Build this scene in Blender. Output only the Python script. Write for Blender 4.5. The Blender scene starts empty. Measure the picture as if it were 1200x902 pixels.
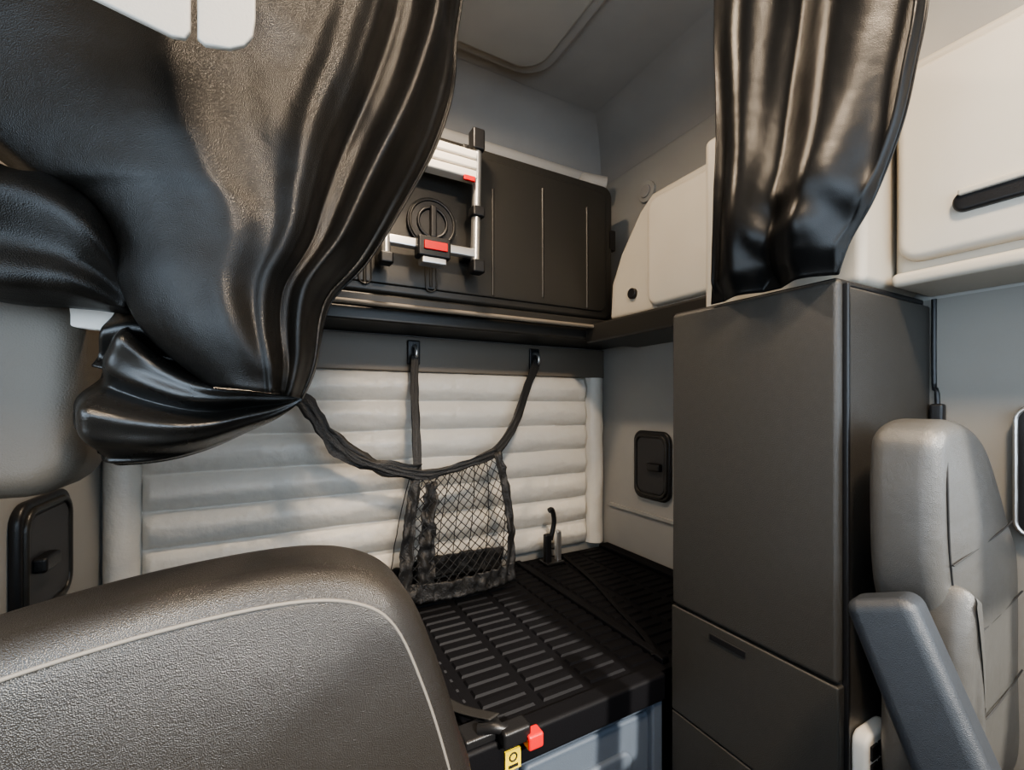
import bpy, bmesh, math
from mathutils import Vector, noise, Matrix
C=bpy.context.scene.collection
try: bpy.context.scene.view_settings.look='AgX - Medium High Contrast'
except Exception: pass
# ---------------------------------------------------------------- materials
def mat(name,col,rough=.5,metal=0,bump=0,bscale=200,coat=0,var=0,vscale=4,btype='NOISE',spec=.5,wr=0,wscale=12,rvar=0):
    m=bpy.data.materials.new(name);m.use_nodes=True
    n=m.node_tree.nodes;l=m.node_tree.links
    b=n['Principled BSDF']
    b.inputs['Base Color'].default_value=(*col,1)
    b.inputs['Roughness'].default_value=rough
    b.inputs['Metallic'].default_value=metal
    b.inputs['Coat Weight'].default_value=coat
    b.inputs['Specular IOR Level'].default_value=spec
    tc=n.new('ShaderNodeTexCoord')
    if var:
        t=n.new('ShaderNodeTexNoise');t.inputs['Scale'].default_value=vscale;t.inputs['Detail'].default_value=5
        l.new(tc.outputs['Object'],t.inputs['Vector'])
        r=n.new('ShaderNodeValToRGB')
        r.color_ramp.elements[0].position=.3;r.color_ramp.elements[1].position=.7
        r.color_ramp.elements[0].color=(*[c*(1-var) for c in col],1)
        r.color_ramp.elements[1].color=(*[min(1,c*(1+var)) for c in col],1)
        l.new(t.outputs['Fac'],r.inputs['Fac']);l.new(r.outputs['Color'],b.inputs['Base Color'])
    if rvar:
        t=n.new('ShaderNodeTexNoise');t.inputs['Scale'].default_value=9;t.inputs['Detail'].default_value=6
        l.new(tc.outputs['Object'],t.inputs['Vector'])
        r=n.new('ShaderNodeMapRange');r.inputs['From Min'].default_value=.3;r.inputs['From Max'].default_value=.7
        r.inputs['To Min'].default_value=rough-rvar;r.inputs['To Max'].default_value=rough+rvar
        l.new(t.outputs['Fac'],r.inputs['Value']);l.new(r.outputs['Result'],b.inputs['Roughness'])
    last=None
    if wr:
        t=n.new('ShaderNodeTexNoise');t.inputs['Scale'].default_value=wscale;t.inputs['Detail'].default_value=3
        l.new(tc.outputs['Object'],t.inputs['Vector'])
        bp=n.new('ShaderNodeBump');bp.inputs['Strength'].default_value=wr;bp.inputs['Distance'].default_value=.012
        l.new(t.outputs['Fac'],bp.inputs['Height']);last=bp
    if bump:
        if btype=='VORONOI':
            t=n.new('ShaderNodeTexVoronoi');t.inputs['Scale'].default_value=bscale;out=t.outputs['Distance']
        else:
            t=n.new('ShaderNodeTexNoise');t.inputs['Scale'].default_value=bscale;t.inputs['Detail'].default_value=4;out=t.outputs['Fac']
        l.new(tc.outputs['Object'],t.inputs['Vector'])
        bp=n.new('ShaderNodeBump');bp.inputs['Strength'].default_value=bump;bp.inputs['Distance'].default_value=.0015
        l.new(out,bp.inputs['Height'])
        if last: l.new(last.outputs['Normal'],bp.inputs['Normal'])
        last=bp
    if last: l.new(last.outputs['Normal'],b.inputs['Normal'])
    return m
M_wall=mat('wall_grey_plastic',(.35,.34,.315),.6,bump=.15,bscale=300,var=.05)
M_wallc=mat('cab_wall_plastic',(.24,.228,.205),.6,bump=.15,bscale=300,var=.05)
M_ceil=mat('ceiling_fabric',(.31,.30,.285),.85,bump=.3,bscale=500,var=.06)
M_floor=mat('floor_rubber',(.05,.05,.055),.7,bump=.3,bscale=120)
M_vinyl=mat('black_vinyl',(.0095,.0085,.0072),.33,bump=.30,bscale=800,btype='VORONOI',spec=.32,wr=.45,wscale=9,rvar=.05)
M_hem=mat('black_vinyl_glossy',(.012,.011,.0095),.27,bump=.22,bscale=800,btype='VORONOI',spec=.7,wr=.5,wscale=10,rvar=.04)
M_vinyl2=mat('black_vinyl_curtain',(.006,.006,.006),.32,bump=.15,bscale=800,btype='VORONOI',spec=.32,wr=.4,wscale=8)
M_leather=mat('dark_leather',(.022,.019,.016),.34,bump=.45,bscale=800,btype='VORONOI',spec=.6,wr=.12,wscale=6,rvar=.05)
M_pleather=mat('grey_leather',(.085,.083,.078),.34,bump=.3,bscale=800,btype='VORONOI',spec=.65,wr=.3,wscale=14)
M_arm=mat('armrest_leather',(.030,.034,.040),.42,bump=.3,bscale=800,btype='VORONOI',spec=.5,wr=.15,wscale=14)
M_quilt=mat('quilted_vinyl',(.72,.69,.63),.38,bump=.15,bscale=150,var=.03,wr=.45,wscale=24)
M_cab=mat('cabinet_grained',(.046,.043,.038),.35,bump=.7,bscale=500,var=.06,vscale=60,spec=.55)
M_box=mat('padded_box_vinyl',(.10,.086,.068),.5,bump=.5,bscale=500,wr=.1)
M_tan=mat('tan_plastic',(.48,.44,.37),.5,bump=.2,bscale=400,var=.03)
M_tan2=mat('tan_door_plastic',(.54,.50,.43),.45,bump=.2,bscale=400,var=.03)
M_black=mat('black_plastic',(.012,.012,.013),.38,bump=.3,bscale=300)
M_bunkup=mat('bunk_panel_plastic',(.024,.0225,.0195),.38,bump=.25,bscale=300)
M_bunk=mat('bunk_deck_plastic',(.0055,.0055,.007),.6,bump=.3,bscale=250,spec=.18)
M_strip=mat('brown_grey_panel',(.17,.147,.118),.5,bump=.3,bscale=300)
M_blue=mat('blue_grey_panel',(.085,.105,.135),.55,bump=.3,bscale=300)
M_alu=mat('aluminium',(.75,.75,.74),.3,metal=.9)
M_white=mat('white_plastic',(.75,.72,.66),.5)
M_cream=mat('cream_plastic',(.40,.37,.32),.5,bump=.2,bscale=300)
M_red=mat('red_plastic',(.65,.02,.02),.35)
M_yellow=mat('yellow_label',(.85,.62,.02),.5)
M_label=mat('black_ink',(.01,.01,.01),.6)
M_strap=mat('webbing',(.018,.017,.016),.7,bump=.8,bscale=600)
M_net=mat('net_cord',(.02,.02,.02),.6)
M_netf=mat('net_fabric',(.03,.029,.028),.55,bump=.9,bscale=150,btype='VORONOI')
M_seam=mat('stitch_thread',(.15,.135,.115),.7)
M_seamd=mat('seam_dark',(.02,.02,.02),.7)
M_recess=mat('recess_grey',(.035,.035,.037),.5)
# ---------------------------------------------------------------- helpers
def empty(name,loc=(0,0,0)):
    o=bpy.data.objects.new(name,None);C.objects.link(o);o.location=loc;o.empty_display_size=.05
    return o
def fin(o,mt,parent=None,smooth=True):
    o.data.materials.append(mt)
    if smooth:
        for p in o.data.polygons:p.use_smooth=True
    if parent:
        o.parent=parent;o.matrix_parent_inverse=Matrix.Translation(-Vector(parent.location))
    return o
def mesh(name,vs,fs,mt,parent=None,smooth=True):
    me=bpy.data.meshes.new(name);me.from_pydata([tuple(v) for v in vs],[],fs);me.validate();me.update()
    bm=bmesh.new();bm.from_mesh(me);bmesh.ops.recalc_face_normals(bm,faces=bm.faces);bm.to_mesh(me);bm.free()
    o=bpy.data.objects.new(name,me);C.objects.link(o)
    return fin(o,mt,parent,smooth)
def box(name,x0,x1,y0,y1,z0,z1,mt,parent=None,bev=0,seg=4):
    bm=bmesh.new();bmesh.ops.create_cube(bm,size=1)
    for v in bm.verts:
        v.co=Vector(((x0+x1)/2+v.co.x*(x1-x0),(y0+y1)/2+v.co.y*(y1-y0),(z0+z1)/2+v.co.z*(z1-z0)))
    if bev: bmesh.ops.bevel(bm,geom=bm.edges[:],offset=bev,segments=seg,profile=.5,affect='EDGES')
    me=bpy.data.meshes.new(name);bm.to_mesh(me);bm.free()
    o=bpy.data.objects.new(name,me);C.objects.link(o)
    fin(o,mt,parent,bool(bev))
    if bev:
        w=o.modifiers.new('wn','WEIGHTED_NORMAL');w.keep_sharp=False
    return o
def crom(pts,n,closed=False):
    P=[Vector(p) for p in pts];N=len(P);out=[]
    segs=N if closed else N-1
    for i in range(segs):
        if closed: a,b,c,d=P[(i-1)%N],P[i],P[(i+1)%N],P[(i+2)%N]
        else: a,b,c,d=P[max(i-1,0)],P[i],P[i+1],P[min(i+2,N-1)]
        for k in range(n):
            t=k/n
            out.append(.5*((2*b)+(c-a)*t+(2*a-5*b+4*c-d)*t*t+(3*b-a-3*c+d)*t**3))
    if not closed: out.append(P[-1])
    return out
def resample(pts,m):
    L=[0]
    for i in range(1,len(pts)):L.append(L[-1]+(pts[i]-pts[i-1]).length)
    out=[];j=0
    for k in range(m):
        t=L[-1]*k/(m-1)
        while j<len(L)-2 and L[j+1]<t:j+=1
        f=(t-L[j])/max(1e-9,L[j+1]-L[j]);out.append(pts[j].lerp(pts[j+1],min(1,max(0,f))))
    return out
def tube(name,pts,r,mt,parent=None,smoothn=0,cyclic=False,res=3):
    if smoothn: pts=crom(pts,smoothn,cyclic)
    cu=bpy.data.curves.new(name,'CURVE');cu.dimensions='3D';cu.bevel_depth=r;cu.bevel_resolution=res;cu.use_fill_caps=True
    s=cu.splines.new('POLY');s.points.add(len(pts)-1)
    for p,q in zip(s.points,pts):p.co=(*q,1)
    s.use_cyclic_u=cyclic
    o=bpy.data.objects.new(name,cu);C.objects.link(o);cu.materials.append(mt)
    if parent:o.parent=parent;o.matrix_parent_inverse=Matrix.Translation(-Vector(parent.location))
    return o
def grid(name,rows,mt,parent=None,thick=0,sub=0):
    R=len(rows);K=len(rows[0]);vs=[p for r in rows for p in r]
    fs=[(i*K+j,i*K+j+1,(i+1)*K+j+1,(i+1)*K+j) for i in range(R-1) for j in range(K-1)]
    o=mesh(name,vs,fs,mt,parent)
    if sub:
        m=o.modifiers.new('s','SUBSURF');m.levels=sub;m.render_levels=sub
    if thick:
        m=o.modifiers.new('t','SOLIDIFY');m.thickness=thick;m.offset=0
    return o
def pillow(name,outline,axis,d0,d1,r,mt,parent=None,dome=.0,n=8,closed_smooth=True,steps=7):
    ol=crom([Vector((a,b,0)) for a,b in outline],n,True) if closed_smooth else [Vector((a,b,0)) for a,b in outline]
    K=len(ol);cx=sum(p.x for p in ol)/K;cy=sum(p.y for p in ol)/K
    area=sum(ol[i].x*ol[(i+1)%K].y-ol[(i+1)%K].x*ol[i].y for i in range(K));sg=1 if area>0 else -1
    nrm=[]
    for i in range(K):
        t=(ol[(i+1)%K]-ol[i-1]);t.normalize();nrm.append(Vector((-t.y,t.x,0))*sg)
    sd=1 if d1>d0 else -1
    rings=[]
    for f in (.0,.25,.5,.72,.88):
        k=f
        rings.append([( (cx+(p.x+q.x*r-cx)*k),(cy+(p.y+q.y*r-cy)*k), d0-sd*dome*(1-k*k)) for p,q in zip(ol,nrm)])
    for s in range(steps+1):
        a=s/steps*math.pi/2
        rings.append([(p.x+q.x*r*(1-math.sin(a)),p.y+q.y*r*(1-math.sin(a)),d0+sd*r*(1-math.cos(a))) for p,q in zip(ol,nrm)])
    for s in range(steps+1):
        a=math.pi/2-s/steps*math.pi/2
        rings.append([(p.x+q.x*r*(1-math.sin(a)),p.y+q.y*r*(1-math.sin(a)),d1-sd*r*(1-math.cos(a))) for p,q in zip(ol,nrm)])
    rings.append([(cx+(p.x-cx)*.3,cy+(p.y-cy)*.3,d1) for p in ol])
    vs=[]
    for rg in rings:
        for a,b,d in rg:
            vs.append((a,d,b) if axis=='Y' else ((d,a,b) if axis=='X' else (a,b,d)))
    fs=[]
    for i in range(len(rings)-1):
        for j in range(K):
            k2=(j+1)%K;fs.append((i*K+j,i*K+k2,(i+1)*K+k2,(i+1)*K+j))
    fs.append(tuple((len(rings)-1)*K+j for j in range(K)))
    me=bpy.data.meshes.new(name);me.from_pydata(vs,[],fs)
    bm=bmesh.new();bm.from_mesh(me);bmesh.ops.remove_doubles(bm,verts=bm.verts,dist=1e-6);bmesh.ops.recalc_face_normals(bm,faces=bm.faces);bm.to_mesh(me);bm.free()
    o=bpy.data.objects.new(name,me);C.objects.link(o);return fin(o,mt,parent)
def rrect(a0,a1,b0,b1,r,n=6):
    out=[]
    for cx,cy,s in ((a1-r,b1-r,0),(a0+r,b1-r,90),(a0+r,b0+r,180),(a1-r,b0+r,270)):
        for k in range(n+1):
            t=math.radians(s+90*k/n);out.append((cx+r*math.cos(t),cy+r*math.sin(t)))
    return out
def ribbon(name,pts,w,wdir,mt,parent=None,th=.0025,n=8,crumple=0):
    P=crom(pts,n);rows=[]
    for i,p in enumerate(P):
        d=Vector(wdir).normalized()
        ww=w*(1+crumple*noise.noise(p*18))
        row=[]
        for k in range(7):
            t=k/6-.5
            off=Vector((0,-.014*crumple*math.sin(t*14+i*.35),0)) if crumple else Vector((0,0,0))
            row.append(p+d*ww*t+off)
        rows.append(row)
    return grid(name,rows,mt,parent,thick=th)
def ss(a,b,x):
    t=min(1,max(0,(x-a)/(b-a)));return t*t*(3-2*t)
def V3(l): return [Vector((a,0,b)) for a,b in l]
# ---------------------------------------------------------------- shell
XL,XR,XRF,YB,YF,ZC=-.51,1.59,1.385,1.9,-1.0,2.67
box('floor',XL-.1,XR+.1,YF-.1,YB+.1,-.1,0,M_floor)
box('ceiling',XL-.1,XR+.1,YF-.1,YB+.1,ZC,ZC+.1,M_ceil)
box('wall_back',XL-.1,XR+.1,YB,YB+.1,0,ZC,M_wall)
box('wall_right',XR,XR+.1,.86,YB,0,ZC,M_wall)
wf=empty('wall_right_cab',(XRF,0,1))
box('upper',XRF,XRF+.3,YF,.86,1.50,ZC,M_wall,wf)
box('lower',XRF,XRF+.3,YF,.86,0,.95,M_wallc,wf)
box('rear_post',XRF,XRF+.3,.0,.86,.95,1.50,M_wallc,wf)
box('front_post',XRF,XRF+.3,YF,YF+.15,.95,1.50,M_wallc,wf)
wl=empty('wall_left',(XL,0,1))
box('rear',XL-.1,XL,.55,YB,0,ZC,M_wall,wl)
box('upper',XL-.1,XL,YF,.55,1.65,ZC,M_wall,wl)
box('lower',XL-.1,XL,YF,.55,0,1.0,M_wall,wl)
box('front_post',XL-.1,XL,YF,YF+.15,1.0,1.65,M_wall,wl)
wfr=empty('wall_front',(0,YF,1))
box('header',XL-.1,XR,YF-.1,YF,2.10,ZC,M_wall,wfr)
box('dash_wall',XL-.1,XR,YF-.1,YF,0,.95,M_wall,wfr)
pillow('dash_light_block',[(-.995,.30),(-.995,1.10),(-.85,1.12),(-.68,1.10),(-.60,1.02),(-.57,.80),(-.62,.45),(-.70,.30)],'X',XL+.01,XRF-.01,.02,M_bunkup,wfr)  # unseen dashboard, added to keep light off the lower cabinet and floor
def cove(name,axis,mt):
    rows=[];N=10;r=.22
    for i in range(N+1):
        a=i/N*math.pi/2
        d=r*(1-math.sin(a));h=r*(1-math.cos(a))
        if axis=='back': rows.append([Vector((x,YB-d-.002,ZC-h-.002)) for x in (XL,XR)])
        else: rows.append([Vector((XR-d-.002,y,ZC-h-.002)) for y in (.86,YB)])
    return grid(name,rows,mt)
cove('trim_1','back',M_ceil)
cove('trim_2','side',M_ceil)
tube('trim_4',[(XL+.01,1.84,2.42),(1.30,1.84,2.42),(1.40,1.81,2.40),(1.50,1.76,2.38)],.045,mat('cove_trim',(.40,.385,.36),.6),smoothn=6)
h=empty('ceiling_hatch',(.55,1.2,ZC))
pillow('frame',rrect(.05,1.0,.75,1.60,.13),'Z',ZC-.035,ZC,.015,M_ceil,h,closed_smooth=False)
pillow('panel',rrect(.10,.95,.80,1.55,.11),'Z',ZC-.055,ZC-.02,.018,M_wall,h,closed_smooth=False)
def disc(name,c,ax,r,th,mt,parent,seg=28,bev=.003):
    bm=bmesh.new();bmesh.ops.create_cone(bm,cap_ends=True,segments=seg,radius1=r,radius2=r,depth=th)
    me=bpy.data.meshes.new(name);bm.to_mesh(me);bm.free()
    o=bpy.data.objects.new(name,me);C.objects.link(o);fin(o,mt,None,False)
    R={'Z':Matrix(),'Y':Matrix.Rotation(math.pi/2,4,'X'),'X':Matrix.Rotation(math.pi/2,4,'Y')}[ax]
    me.transform(Matrix.Translation(Vector(c))@R)
    if bev:
        m=o.modifiers.new('b','BEVEL');m.width=bev;m.segments=3
    if parent:o.parent=parent;o.matrix_parent_inverse=Matrix.Translation(-Vector(parent.location))
    return o
sp=empty('speaker_grille',(1.46,1.86,2.33))
disc('body',(1.46,1.885,2.31),'Y',.085,.03,M_wall,sp)
for k in range(7):
    w=.07*math.sqrt(max(0,1-((k-3)/3.6)**2))
    box('slot_%d'%k,1.46-w,1.46+w,1.866,1.872,2.31+(k-3)*.02-.003,2.31+(k-3)*.02+.003,M_strip,sp)
rl=empty('round_vent',(XR,1.55,2.28));disc('body',(XR-.008,1.55,2.28),'X',.05,.018,M_wall,rl);disc('centre',(XR-.02,1.55,2.28),'X',.03,.012,M_ceil,rl)
# ---------------------------------------------------------------- quilted back panel
q=empty('quilted_back_panel',(.5,1.88,.95))
def quilt(name,x0,x1,z0,z1,n,nx,nz,vert=False,amp=.035):
    rows=[]
    for i in range(nz+1):
        z=z0+(z1-z0)*i/nz;row=[]
        for j in range(nx+1):
            x=x0+(x1-x0)*j/nx
            zw=i/nz*n+.03*noise.noise(Vector((x*3,i/nz*n*.6,9)))
            ph=min(.999,max(0,zw))%1.0 if zw<1 else (zw%1.0)
            if i in(0,nz): ph=0
            e=min(j,nx-j)/nx*(x1-x0)
            side=min(1,(e/.03))**.5
            puff=(max(0,math.sin(ph*math.pi)))**.55 if not vert else (max(0,math.sin(j/nx*math.pi)))**.5
            wr=noise.noise(Vector((x*5,z*22,1)))*.006*puff+noise.noise(Vector((x*26,z*14,5)))*.006*(1-.6*puff)+noise.noise(Vector((x*50,z*40,5)))*.0012
            if vert: wr=noise.noise(Vector((x*10,z*12,1)))*.008;side=1
            row.append(Vector((x,YB-.006-amp*puff*side+wr*side*.8,z)))
        rows.append(row)
    return grid(name,rows,M_quilt,q)
quilt('pads',-.404,1.475,.50,1.39,7,300,210,amp=.042)
quilt('edge_roll_right',1.475,1.585,.50,1.39,1,12,60,True,.05)
quilt('edge_roll_left',-.505,-.404,.50,1.39,1,12,60,True,.05)
box('trim_5',XL+.003,XR-.003,1.872,YB-.001,1.39,1.543,M_strip,bev=.006)
# ---------------------------------------------------------------- upper bunk (folded)
ub=empty('folded_upper_bunk',(.5,1.7,1.95))
pillow('panel',rrect(-.49,1.41,1.645,2.28,.05),'Y',1.6,1.80,.018,M_bunkup,ub,closed_smooth=False)
pillow('inner_panel',rrect(-.44,1.36,1.68,2.24,.04),'Y',1.592,1.62,.007,M_bunkup,ub,closed_smooth=False)
for k,(x,z0,z1) in enumerate([(.27,1.67,1.77),(.51,1.69,1.78),(.77,1.69,2.12),(1.01,1.71,2.18),(1.25,1.69,2.15)]):
    tube('rib_%d'%k,[(x,1.595,z0),(x,1.595,z1)],.007,M_bunkup,ub)
for x in (.27,.51):
    tube('slot_ring',[Vector((x+.022*math.cos(t),1.59,1.73+(.035 if math.sin(t)>0 else -.035)+.022*math.sin(t))) for t in [i/16*2*math.pi for i in range(16)]],.003,M_bunkup,ub,cyclic=True)
disc('latch_ring',(.51,1.583,1.925),'Y',.095,.02,M_black,ub)
tube('latch_rim',[(.51+.085*math.cos(t),1.572,1.925+.085*math.sin(t)) for t in [i/32*2*math.pi for i in range(32)]],.005,M_bunkup,ub,cyclic=True)
tube('latch_rim_inner',[(.51+.055*math.cos(t),1.570,1.925+.055*math.sin(t)) for t in [i/32*2*math.pi for i in range(32)]],.006,M_black,ub,cyclic=True)
box('latch_handle',.498,.522,1.553,1.576,1.865,1.985,M_black,ub,bev=.006)
box('corner_bracket',1.38,1.43,1.60,1.68,1.98,2.08,M_black,ub,bev=.008)
box('ladder_clip_top',.62,.70,1.54,1.597,2.20,2.24,M_black,ub,bev=.006)
box('ladder_clip_low',.62,.69,1.54,1.590,1.80,1.83,M_black,ub,bev=.006)
sr=empty('bunk_support_rail',(.5,1.7,1.58))
box('top_rail',XL+.005,1.50,1.57,1.60,1.595,1.638,M_bunkup,sr,bev=.008)
tube('rail_bead',[(XL+.01,1.565,1.60),(1.49,1.565,1.60)],.009,M_strip,sr)
box('lower_rail',XL+.005,XR-.01,1.62,1.895,1.548,1.60,M_bunkup,sr,bev=.008)
# ---------------------------------------------------------------- ladder
ld=empty('folding_ladder',(.6,1.5,1.95))
tube('rail_right',[(.655,1.51,1.76),(.665,1.51,2.23)],.017,M_alu,ld)
for z0,z1 in ((2.2,2.28),(1.95,1.99),(1.74,1.79)):
    box('collar',.638,.688,1.485,1.535,z0,z1,M_black,ld,bev=.008)
tube('rail_left',[(.325,1.51,1.75),(.325,1.51,1.86)],.017,M_alu,ld)
box('foot_left',.302,.348,1.485,1.535,1.725,1.765,M_black,ld,bev=.008)
box('foot_left_top',.308,.342,1.49,1.53,1.85,1.885,M_black,ld,bev=.006)
box('lower_rung',.33,.66,1.495,1.525,1.795,1.83,M_alu,ld,bev=.008)
for k in range(3):
    z=2.085+k*.037
    box('tread_%d'%k,.30,.655,1.485,1.535,z,z+.031,M_white,ld,bev=.006)
box('tread_end',.60,.645,1.48,1.49,2.07,2.09,M_red,ld,bev=.003)
box('latch_block',.425,.545,1.465,1.52,1.762,1.835,M_black,ld,bev=.008)
box('latch_tag',.445,.53,1.458,1.468,1.785,1.815,M_red,ld,bev=.003)
box('latch_clip',.44,.53,1.47,1.52,1.74,1.765,M_alu,ld,bev=.006)
# ---------------------------------------------------------------- side shelf (right, tan)
sh=empty('side_wall_locker',(1.45,1.2,1.8))
pillow('body',[(.865,1.62),(1.50,1.62),(1.50,1.78),(1.44,1.90),(1.33,2.04),(1.26,2.09),(.865,2.09)],'X',1.31,1.585,.02,M_tan,sh,closed_smooth=False)
pillow('door',rrect(.87,1.265,1.63,2.055,.05),'X',1.285,1.33,.02,M_tan2,sh,closed_smooth=False,dome=.01)
disc('knob',(1.305,1.36,1.71),'X',.022,.02,M_black,sh)
box('under_shelf',1.26,1.585,.865,1.62,1.53,1.615,M_bunkup,sh,bev=.012)
# ---------------------------------------------------------------- small side windows
def sidewin(name,X,y0,y1,z0,z1,sgn):
    e=empty(name,(X,(y0+y1)/2,(z0+z1)/2))
    pillow('frame',rrect(y0,y1,z0,z1,.05),'X',X-sgn*.022,X,.01,M_black,e,closed_smooth=False)
    pillow('recess',rrect(y0+.03,y1-.03,z0+.035,z1-.035,.035),'X',X-sgn*.025,X,.003,M_recess,e,closed_smooth=False)
    tube('rim',[Vector((X-sgn*.022,a,b)) for a,b in rrect(y0+.020,y1-.020,z0+.022,z1-.022,.045)],.008,M_bunkup,e,cyclic=True)
    yy=y0+.05
    xs=sorted((X-sgn*.05,X-sgn*.022))
    box('latch',xs[0],xs[1],yy-.01,yy+.07,(z0+z1)/2-.02,(z0+z1)/2+.015,M_black,e,bev=.008)
    return e
sidewin('window_1',XR,1.40,1.63,.79,1.12,1)
sidewin('window_2',XL,1.33,1.60,.74,1.03,-1)
box('trim_3',XR-.012,XR,1.0,1.82,.70,.72,M_wall,bev=.004)
# ---------------------------------------------------------------- bunk
bk=empty('lower_bunk_platform',(.5,1.4,.45))
box('deck',XL+.005,XR-.005,.90,1.845,.44,.480,M_bunk,bk)
box('front_lip',XL+.005,.965,.872,.925,.415,.492,M_bunk,bk,bev=.01)
box('right_lip',1.52,XR-.006,.90,1.84,.44,.50,M_bunk,bk,bev=.008)
bm=bmesh.new()
def addb(x0,x1,y0,y1,z0,z1,b=.004):
    r=bmesh.ops.create_cube(bm,size=1)
    for v in r['verts']:
        tp=v.co.z>0
        sx=(x1-x0)-(2*b if tp else 0);sy=(y1-y0)-(2*b if tp else 0)
        v.co=Vector(((x0+x1)/2+v.co.x*sx,(y0+y1)/2+v.co.y*sy,z0 if not tp else z1))
y=.95;r=0
while y<1.80:
    x=-.46
    while x<1.46:
        L=.13
        if not(.98<x+.065<1.02): addb(x,min(x+L,1.5),y,y+.034,.479,.486,.005)
        x+=.152
    y+=.047;r+=1
me=bpy.data.meshes.new('ribs');bm.to_mesh(me);bm.free();o=bpy.data.objects.new('ribs',me);C.objects.link(o);fin(o,M_bunk,bk,False)
for k,x in enumerate((.385,1.0)):
    box('frame_rail_%d'%k,x,x+.03,.92,1.83,.474,.497,M_bunk,bk,bev=.006)
ribbon('deck_strap',[(1.26,1.80,.492),(1.2,1.5,.490),(1.12,1.25,.490),(1.06,1.05,.490),(1.0,.95,.495)],.022,(1,-.2,0),M_bunk,bk)
lb=empty('bunk_latch_rear',(1.15,1.75,.55))
box('base',1.11,1.21,1.71,1.79,.487,.50,M_black,lb,bev=.004)
box('arm_1',1.115,1.15,1.73,1.76,.49,.63,M_black,lb,bev=.008)
tube('hook',[(1.15,1.745,.60),(1.17,1.745,.68),(1.16,1.745,.74),(1.14,1.745,.74)],.012,M_black,lb,6)
box('arm_2',1.18,1.205,1.73,1.76,.49,.64,M_alu,lb,bev=.006)
bb=empty('bunk_base_cabinet',(.3,.95,.2))
box('body',XL+.005,.965,.93,1.84,.0,.438,M_blue,bb)
box('top_trim',.38,.963,.90,.935,.385,.413,M_blue,bb,bev=.008)
pillow('front_panel',rrect(.52,.94,.02,.375,.02),'Y',.905,.935,.01,M_blue,bb,closed_smooth=False)
pillow('recess_panel',rrect(.60,.86,.04,.30,.03),'Y',.893,.93,.010,M_blue,bb,closed_smooth=False)
pillow('side_panel',rrect(-.2,.47,.02,.375,.02),'Y',.905,.935,.01,M_bunkup,bb,closed_smooth=False)
box('corner_post',.925,.965,.885,.935,.0,.413,M_blue,bb,bev=.008)
box('buckle_bar',.36,.46,.88,.94,.490,.512,M_black,bk,bev=.006)
tube('buckle_link',[(.40,.90,.515),(.43,.875,.525),(.46,.865,.515)],.012,M_black,bk,5)
box('buckle_body',.435,.505,.842,.885,.490,.528,M_black,bk,bev=.008)
box('buckle_button',.492,.532,.832,.866,.474,.508,M_red,bk,bev=.006)
ribbon('buckle_strap',[(.36,1.08,.497),(.39,.99,.51),(.44,.90,.53)],.03,(1,.3,0),M_strap,bk)
wl2=empty('warning_label',(.46,.866,.42))
box('plate',.450,.490,.866,.8715,.422,.466,M_yellow,wl2)
tube('mark_ring',[(.470+.009*math.cos(t),.8655,.451+.009*math.sin(t)) for t in [i/16*2*math.pi for i in range(16)]],.0018,M_label,wl2,cyclic=True)
box('mark_bar',.458,.482,.8645,.8665,.428,.434,M_label,wl2)
# ---------------------------------------------------------------- cargo net
cn=empty('cargo_net',(.65,1.7,.8))
for k,x in enumerate((-.12,.52,1.13)):
    box('hook_plate_%d'%k,x-.028,x+.028,1.856,1.871,1.42,1.525,M_black,cn,bev=.006)
    tube('hook_%d'%k,[(x,1.855,1.50),(x,1.825,1.49),(x,1.82,1.455),(x,1.84,1.445)],.008,M_alu,cn,5)
ribbon('strap_1',[(.515,1.825,1.46),(.50,1.78,1.32),(.49,1.72,1.15),(.485,1.68,.97)],.034,(1,0,0),M_netf,cn,crumple=.15)
ribbon('strap_2',[(1.125,1.825,1.46),(1.04,1.77,1.34),(.95,1.71,1.19),(.87,1.68,1.09),(.80,1.66,1.03)],.044,(.7,0,-.7),M_netf,cn,crumple=.2)
ribbon('strap_3',[(-.12,1.82,1.46),(-.02,1.76,1.35),(.09,1.70,1.25),(.18,1.68,1.11),(.32,1.67,1.02),(.48,1.66,.985)],.065,(.45,0,.9),M_netf,cn,crumple=.7)
ribbon('top_band',[(.16,1.69,1.15),(.24,1.67,1.06),(.35,1.66,1.01),(.49,1.65,.975),(.60,1.65,.985),(.72,1.65,1.015),(.82,1.66,1.045)],.036,(0,0,1),M_netf,cn,crumple=.35)
def netpt(u,v,back=0):
    top=Vector((.455+.38*u,1.655,.975+.075*u*u-.01*math.sin(u*math.pi)))
    bot=Vector((.385+.485*u,1.60,.512))
    p=top.lerp(bot,v)
    p.x+=.03*math.sin(v*math.pi)*(-.4 if u<.5 else 1)*abs(2*u-1)
    bulge=.06*math.sin(min(1,v*1.1)*math.pi*.5)*math.sin(u*math.pi)
    p.y+= (bulge+.11*v+.02) if back else -bulge*.6
    p+=Vector((0,1,0))*.010*noise.noise(Vector((u*9,v*9,back*5)))
    return p
def netgrid(name,u0,u1,v0,v1,nu,nv,back=0,cr=0.012):
    rows=[]
    for i in range(nv+1):
        rows.append([])
        for j in range(nu+1):
            u=u0+(u1-u0)*j/nu;v=v0+(v1-v0)*i/nv
            p=netpt(u,v,back);p.y+=cr*(noise.noise(Vector((u*26,v*12,3)))*1.4+math.sin(u*60+v*8)*.35)-.004;p.x+=cr*.6*noise.noise(Vector((u*7,v*20,9)))
            rows[-1].append(p)
    return grid(name,rows,M_netf,cn,thick=.002)
netgrid('edge_left_a',0,.10,.03,1,8,40)
netgrid('edge_left_b',.14,.27,.06,1,8,40,0,.02)
netgrid('edge_right',.92,1,.0,1,6,40)
netgrid('bottom_pocket',0,1,.86,1,50,10)
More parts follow.
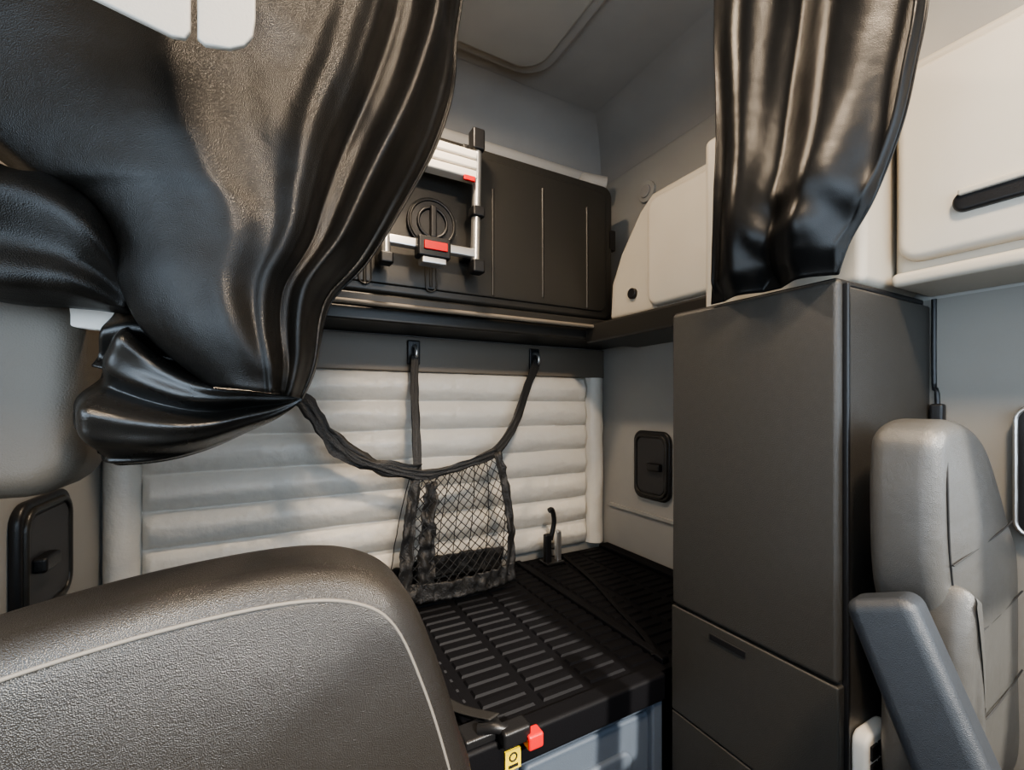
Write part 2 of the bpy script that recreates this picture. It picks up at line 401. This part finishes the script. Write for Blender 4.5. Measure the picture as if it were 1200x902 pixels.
netgrid('bottom_back',0,1,.80,1,50,10,1)
cords=bpy.data.curves.new('net_mesh','CURVE');cords.dimensions='3D';cords.bevel_depth=.0019;cords.bevel_resolution=1
def cord(ps):
    s=cords.splines.new('POLY');s.points.add(len(ps)-1)
    for a,b in zip(s.points,ps):a.co=(*b,1)
NC=13
for k in range(-NC,NC+2):
    for sg in (1,-1):
        ps=[]
        for t in range(0,41):
            v=t/40
            u=(k/NC+ v*1.0) if sg>0 else (k/NC+1-v*1.0)
            if 0<=u<=1: ps.append(netpt(u,v,0))
        if len(ps)>1:cord(ps)
for k in range(0,8):
    cord([netpt(k/7,t/20,1) for t in range(21)])
o=bpy.data.objects.new('net_mesh',cords);C.objects.link(o);cords.materials.append(M_net);o.parent=cn;o.matrix_parent_inverse=Matrix.Translation(-Vector(cn.location))
# ---------------------------------------------------------------- tall cabinet
tc=empty('tall_wardrobe_cabinet',(1.18,.65,.75))
box('carcass',.985,1.384,.452,.858,.0,1.49,M_cab,tc,bev=.006)
box('side_panel',1.0,1.383,.444,.458,.02,1.485,M_cab,tc,bev=.006)
box('door_upper',.968,.992,.447,.858,.695,1.498,M_cab,tc,bev=.011)
box('drawer',.968,.992,.447,.858,.403,.691,M_cab,tc,bev=.004)
box('door_lower',.968,.992,.447,.858,.02,.399,M_cab,tc,bev=.004)
box('drawer_handle_recess',.965,.970,.64,.735,.652,.668,M_black,tc,bev=.002)
box('edge_trim',.990,1.0,.440,.452,.02,1.49,M_black,tc,bev=.003)
box('top_gasket',.98,1.38,.455,.858,1.489,1.502,M_black,tc,bev=.004)
gv=empty('vent_grille',(1.08,.43,.5))
pillow('frame',rrect(1.005,1.12,.36,.60,.025),'Y',.415,.444,.008,M_white,gv,closed_smooth=False)
for i in range(6):
    for j in range(3):
        box('slot_%d_%d'%(i,j),1.016+j*.032,1.041+j*.032,.411,.417,.375+i*.036,.402+i*.036,M_black,gv)
# ---------------------------------------------------------------- overhead tan cabinets right
oh=empty('overhead_cabinet',(1.3,.1,1.75))
box('rear_body',1.10,1.384,.46,.858,1.508,2.02,M_tan,oh,bev=.02)
box('body',1.22,1.384,-.75,.455,1.515,2.0,M_tan,oh,bev=.02)
box('sill',1.19,1.384,-.75,.45,1.505,1.535,M_tan,oh,bev=.012)
pillow('door',rrect(-.16,.44,1.555,1.965,.04),'X',1.19,1.23,.018,M_tan2,oh,closed_smooth=False,dome=.012)
pillow('door_front',rrect(-.74,-.17,1.555,1.965,.04),'X',1.19,1.23,.018,M_tan2,oh,closed_smooth=False,dome=.012)
pillow('handle_recess',rrect(.13,.345,1.625,1.665,.018),'X',1.172,1.195,.006,M_black,oh,closed_smooth=False)
box('handle_lip',1.166,1.185,.14,.335,1.655,1.668,M_tan,oh,bev=.004)
ps=empty('pillar_seal',(1.37,.43,1.3))
tube('seal',[(1.382,.437,1.50),(1.382,.437,1.30),(1.380,.43,1.24),(1.380,.43,.8)],.005,M_black,ps,5)
box('seal_clip',1.36,1.384,.415,.44,1.19,1.25,M_black,ps,bev=.006)
dh=empty('door_speaker_panel',(1.37,.28,1.1))
pillow('bezel',rrect(.20,.305,.97,1.25,.03),'X',1.36,1.385,.01,M_black,dh,closed_smooth=False)
tube('chrome_rim',[Vector((1.361,a,b)) for a,b in rrect(.202,.302,.975,1.245,.03)],.004,M_alu,dh,cyclic=True)
for k in range(3): box('switch_%d'%k,1.35,1.363,.23,.28,1.0+.075*k,1.05+.075*k,M_bunkup,dh,bev=.006)
# ---------------------------------------------------------------- passenger seat
pseat=empty('passenger_seat',(1.15,.35,.6))
pillow('backrest',[(1.01,.52),(1.0,.80),(.965,.93),(.955,1.03),(.956,1.14),(.970,1.198),(1.03,1.222),(1.12,1.21),(1.19,1.17),(1.25,1.10),(1.30,1.03),(1.365,.93),(1.372,.7),(1.36,.50),(1.15,.48)],'Y',.295,.400,.030,M_pleather,pseat,dome=.02)
pillow('bolster_left',[(.965,.50),(.96,.75),(.972,.88),(1.0,.945),(1.03,.90),(1.045,.7),(1.03,.5)],'Y',.262,.34,.028,M_pleather,pseat,dome=.008)
def seam(name,pts,parent,mt=M_seamd,r=.0015): return tube(name,pts,r,mt,parent,6)
seam('seam_side',[(1.01,.292,.9),(.990,.293,1.0),(.984,.294,1.12),(1.0,.30,1.19)],pseat)
for k,(z,x1) in enumerate([(1.01,1.30),(.86,1.36),(.70,1.36)]):
    seam('seam_h%d'%k,[(.99+.03*k,.289,z-.03),(1.06,.281,z-.012),(1.16,.277,z+.005),(x1-.03,.286,z+.01)],pseat)
pillow('cushion',rrect(.95,1.375,-.20,.33,.08),'Z',.50,.34,.05,M_pleather,pseat,closed_smooth=False,dome=.02)
box('pedestal',1.0,1.32,-.12,.28,.0,.36,M_black,pseat,bev=.03)
bmo=box('armrest',-.038,.038,-.047,.047,-.26,.26,M_arm,pseat,bev=.02,seg=6)
bmo.data.transform(Matrix.Translation(Vector((.86,.24,.70)))@Matrix.Rotation(math.radians(-22),4,'X')@Matrix.Rotation(math.radians(10),4,'Z'))
tube('armrest_hinge',[(.86,.26,.62),(.96,.32,.60)],.025,M_black,pseat)
# ---------------------------------------------------------------- driver seat
ds=empty('driver_seat',(-.1,.6,.6))
ol=[(-.46,.45),(-.455,.71),(-.43,.85),(-.39,.96),(-.32,1.008),(-.22,1.034),(-.10,1.051),(.02,1.055),(.10,1.038),(.155,.995),(.195,.90),(.225,.80),(.25,.70),(.27,.45),(-.1,.42)]
pillow('backrest',ol,'Y',.540,.71,.05,M_leather,ds,dome=.015)
inn=[(-.43,.80),(-.395,.92),(-.325,.980),(-.22,1.008),(-.10,1.025),(.012,1.028),(.083,1.012),(.128,.974),(.165,.885),(.196,.78),(.220,.67)]
tube('piping',[(x,.5445,z) for x,z in inn],.0022,M_seam,ds,6)
pillow('cushion',rrect(-.40,.22,-.0,.55,.08),'Z',.52,.38,.05,M_leather,ds,closed_smooth=False,dome=.02)
box('pedestal',-.32,.14,.05,.5,.0,.42,M_black,ds,bev=.03)
# ---------------------------------------------------------------- left wall box
lc=empty('padded_wall_box',(-.37,.85,1.25))
pillow('body',rrect(XL+.002,-.235,1.125,1.43,.06),'Y',.79,.93,.035,M_box,lc,closed_smooth=False)
pillow('sunlit_patch',[(-.25,1.355),(-.20,1.350),(-.185,1.375),(-.195,1.41),(-.25,1.415)],'Y',.80,.82,.004,M_white,lc,closed_smooth=False)  # white piece standing in for a sunlit spot on the box
# ---------------------------------------------------------------- left curtain
lcu=empty('sleeper_curtain',(0,.72,2.6))
def sheetA():
    Lb=resample(crom(V3([(-.50,2.62),(-.50,2.1),(-.40,1.68),(-.28,1.535),(-.22,1.505),(-.185,1.455),(-.18,1.40),(-.15,1.335),(-.085,1.275)]),10),161)
    Rb=resample(crom(V3([(.35,2.62),(.335,2.2),(.312,1.97),(.300,1.87),(.26,1.73),(.197,1.60),(.135,1.49),(.075,1.41),(.055,1.31),(.035,1.258)]),10),161)
    rows=[];N=240
    for i,(a,b) in enumerate(zip(Lb,Rb)):
        t=i/160;row=[]
        for j in range(N+1):
            s=j/N
            p=a.lerp(b,s)
            y=.72
            y-=.075*math.sin(math.pi*min(1,s*1.05))**.8*(.35+.65*ss(0,.7,t))
            s0=.74+.06*math.sin(t*5)
            fw=ss(s0,s0+.06,s)
            w=(s-s0)/(1-s0)
            y+=fw*(.030*math.cos(w*2*math.pi*1.6+math.pi+t*1.4)+.007*math.cos(w*2*math.pi*3.6+t*4+1))*(1-.7*ss(.8,1,t))
            y+=-.012*math.exp(-((s-s0+.03)/.035)**2)
            fl=1-ss(.0,.25,s)
            y+=.008*fl*math.sin(s*26+t*6)*(1-ss(.4,.55,t))
            y+=.026*noise.noise(Vector((p.x*4.5,p.z*4,2)))+.009*noise.noise(Vector((p.x*11,p.z*9,5)))
            y-=.016*math.exp(-((s-.40-.3*(t-.6))/.09)**2)*ss(.5,.7,t)*(1-ss(.9,1,t))
            d=Vector((p.x-.04,0,p.z-1.26));ang=math.atan2(d.z,-d.x);rr=d.length
            y+=.004*math.sin(ang*7)*ss(.0,.08,rr)*(1-ss(.14,.26,rr))
            y+=.05*(1-ss(0,.05,s))**2+.05*ss(.965,1,s)
            row.append(Vector((p.x,y,p.z)))
        rows.append(row)
    return grid('main_sheet',rows,M_vinyl,lcu,thick=.003)
sheetA()
def sheetB():
    T=resample(crom(V3([(-.505,1.70),(-.38,1.58),(-.28,1.525),(-.235,1.52),(-.195,1.49),(-.172,1.44),(-.165,1.385)]),10),71)
    B=resample(crom(V3([(-.505,1.42),(-.38,1.39),(-.28,1.37),(-.235,1.372),(-.205,1.372),(-.185,1.37),(-.168,1.37)]),10),71)
    rows=[]
    for i in range(51):
        v=i/50;row=[]
        for j,(a,b) in enumerate(zip(T,B)):
            u=j/70;p=a.lerp(b,v)
            y=.712-.045*math.sin(v*math.pi)**.7*(1-ss(.8,1,u))+.014*math.sin(v*9+u*4)*(1-ss(.85,1,u))
            y+=.012*noise.noise(Vector((p.x*14,p.z*9,4)))+.035*ss(.9,1,v)
            row.append(Vector((p.x,y,p.z)))
        rows.append(row)
    return grid('side_fold',rows,M_vinyl,lcu,thick=.003)
sheetB()
def sheetC():
    T=resample(crom(V3([(.034,1.262),(-.03,1.275),(-.09,1.285),(-.14,1.315),(-.18,1.36)]),10),121)
    B=resample(crom(V3([(.034,1.256),(-.0,1.228),(-.04,1.207),(-.09,1.182),(-.14,1.168),(-.19,1.165),(-.222,1.172)]),10),121)
    rows=[]
    for i in range(111):
        v=i/110;row=[]
        for j,(a,b) in enumerate(zip(T,B)):
            u=j/120;p=a.lerp(b,v)
            p.x-=.022*math.sin(v*math.pi)**.7*ss(.6,1,u)
            k=ss(0,.5,u)
            y=.742-.035*math.sin(v*math.pi)*k
            y+=k*(.028*math.cos(v*2*math.pi*1.8+u*1.6+.6)+.008*math.cos(v*2*math.pi*3.9+u*3))
            y+=.026*noise.noise(Vector((p.x*10,p.z*14,6)))*k
            y+=.04*ss(.95,1,v)+.07*ss(.86,1,u)**2
            row.append(Vector((p.x,y,p.z)))
        rows.append(row)
    return grid('gathered_hem',rows,M_hem,lcu,thick=.003)
sheetC()
def sheetD():
    T=resample(crom(V3([(-.19,1.39),(-.16,1.385),(-.13,1.34),(-.09,1.30)]),10),41)
    B=resample(crom(V3([(-.215,1.30),(-.18,1.29),(-.12,1.27),(-.07,1.265)]),10),41)
    rows=[]
    for i in range(41):
        v=i/40;rows.append([])
        for j,(a,b) in enumerate(zip(T,B)):
            u=j/40;p=a.lerp(b,v)
            rows[-1].append(Vector((p.x,.765+.012*math.sin(v*9+u*7)+.01*noise.noise(p*20),p.z)))
    return grid('inner_fold',rows,M_hem,lcu,thick=.003)
sheetD()
tube('curtain_rail',[(XL+.01,.72,2.635),(.95,.72,2.635),(.95,.28,2.635)],.012,M_alu,lcu)
# ---------------------------------------------------------------- right curtain
rcu=empty('sleeper_curtain.001',(.95,.5,2.6))
def sheetR():
    W3=lambda l:[Vector((0,a,b)) for a,b in l]
    Lb=resample(crom(W3([(.73,2.62),(.715,2.25),(.712,2.0),(.715,1.8),(.72,1.65),(.728,1.500)]),10),161)
    Rb=resample(crom(W3([(.27,2.62),(.295,2.1),(.312,1.92),(.325,1.84),(.345,1.74),(.385,1.63),(.425,1.56),(.445,1.502)]),10),161)
    rows=[];N=200
    for i,(a,b) in enumerate(zip(Lb,Rb)):
        t=i/160;row=[]
        for j in range(N+1):
            s=j/N;p=a.lerp(b,s)
            sw=s+.10*noise.noise(Vector((s*2.2,t*2.2,1)))
            f1=math.cos(sw*2*math.pi*2.1-t*1.6+.9);f2=math.cos(sw*2*math.pi*4.7+t*2.4+1.7)
            x=.93+.018*f1+.004*f2*(.5+.5*f1)
            x+=.024*noise.noise(Vector((p.y*6,p.z*2.2,8)))+.004*noise.noise(Vector((p.y*14,p.z*6,3)))
            x-=.030*math.sin(math.pi*s)*math.exp(-((t-.86)/.10)**2)
            x+=.008*math.sin(p.z*55+s*8+f1)*math.exp(-((t-.90)/.06)**2)*ss(.25,.5,s)
            x+=.025*ss(.95,1,t)+.03*(1-ss(0,.03,s))+.03*ss(.97,1,s)
            row.append(Vector((min(x,.964),p.y,p.z)))
        rows.append(row)
    return grid('sheet',rows,M_vinyl2,rcu,thick=.003)
sheetR()
# ---------------------------------------------------------------- cream panels
vp=empty('cream_panel',(-.09,.5,1.75))  # two flat cream panels hung on arms from the ceiling
pillow('panel_left',[(-.165,1.612),(-.15,1.60),(-.085,1.586),(-.075,1.588),(-.071,1.597),(-.071,1.80),(-.20,1.80),(-.20,1.63)],'Y',.497,.503,.002,M_cream,vp,closed_smooth=False)
pillow('panel_right',[(-.066,1.592),(-.060,1.588),(-.040,1.592),(-.028,1.600),(-.021,1.612),(-.019,1.63),(-.019,1.80),(-.066,1.80)],'Y',.497,.503,.002,M_cream,vp,closed_smooth=False)
for x in (-.17,-.045): tube('arm',[(x,.50,1.79),(x,.50,ZC)],.006,M_black,vp)
# ---------------------------------------------------------------- lights
W=bpy.data.worlds.new('w');bpy.context.scene.world=W;W.use_nodes=True
nt=W.node_tree;bg=nt.nodes['Background'];bg.inputs[0].default_value=(.68,.83,1.0,1);bg.inputs[1].default_value=6.2
sun=bpy.data.lights.new('sun','SUN');sun.energy=7;sun.angle=.03;sun.color=(1,.93,.82)
so=bpy.data.objects.new('sun',sun);C.objects.link(so)
so.rotation_euler=Vector((-.12,1,-.62)).to_track_quat('-Z','Y').to_euler()
a=bpy.data.lights.new('window_portal','AREA');a.shape='RECTANGLE';a.size=2.1;a.size_y=1.2;a.cycles.is_portal=True
o=bpy.data.objects.new('window_portal',a);C.objects.link(o);o.location=(.5,YF-.05,1.55);o.rotation_euler=(math.radians(90),0,0)
def dome(name,x,y,size,e,col):  # added warm fill light with a disc above it, no known ceiling fixture
    dl=empty(name,(x,y,ZC-.04))
    disc('lens',(x,y,ZC-.065 if y>.5 else ZC-.012),'Z',size/2,.02,M_white,dl)
    a=bpy.data.lights.new('fill_light','AREA');a.shape='DISK';a.size=size;a.energy=e;a.color=col
    o=bpy.data.objects.new('fill_light',a);C.objects.link(o);o.location=(x,y,ZC-.085 if y>.5 else ZC-.03);o.parent=dl;o.matrix_parent_inverse=Matrix.Translation(-Vector(dl.location))
dome('added_warm_fill',.38,1.15,.16,20,(1,.79,.57))  # fill added to warm the upper sleeper surfaces
dome('added_warm_fill.001',.40,-.30,.26,60,(1,.79,.57))  # fill added behind the camera to warm the quilt and cabinets
# ---------------------------------------------------------------- camera
cd=bpy.data.cameras.new('camera');cd.sensor_width=36;cd.lens=15.3;cd.clip_start=.02;cd.shift_y=22/1200
co=bpy.data.objects.new('camera',cd);C.objects.link(co);co.location=(0,0,1.25)
co.rotation_euler=(math.radians(90),0,-math.radians(28.33))
bpy.context.scene.camera=co
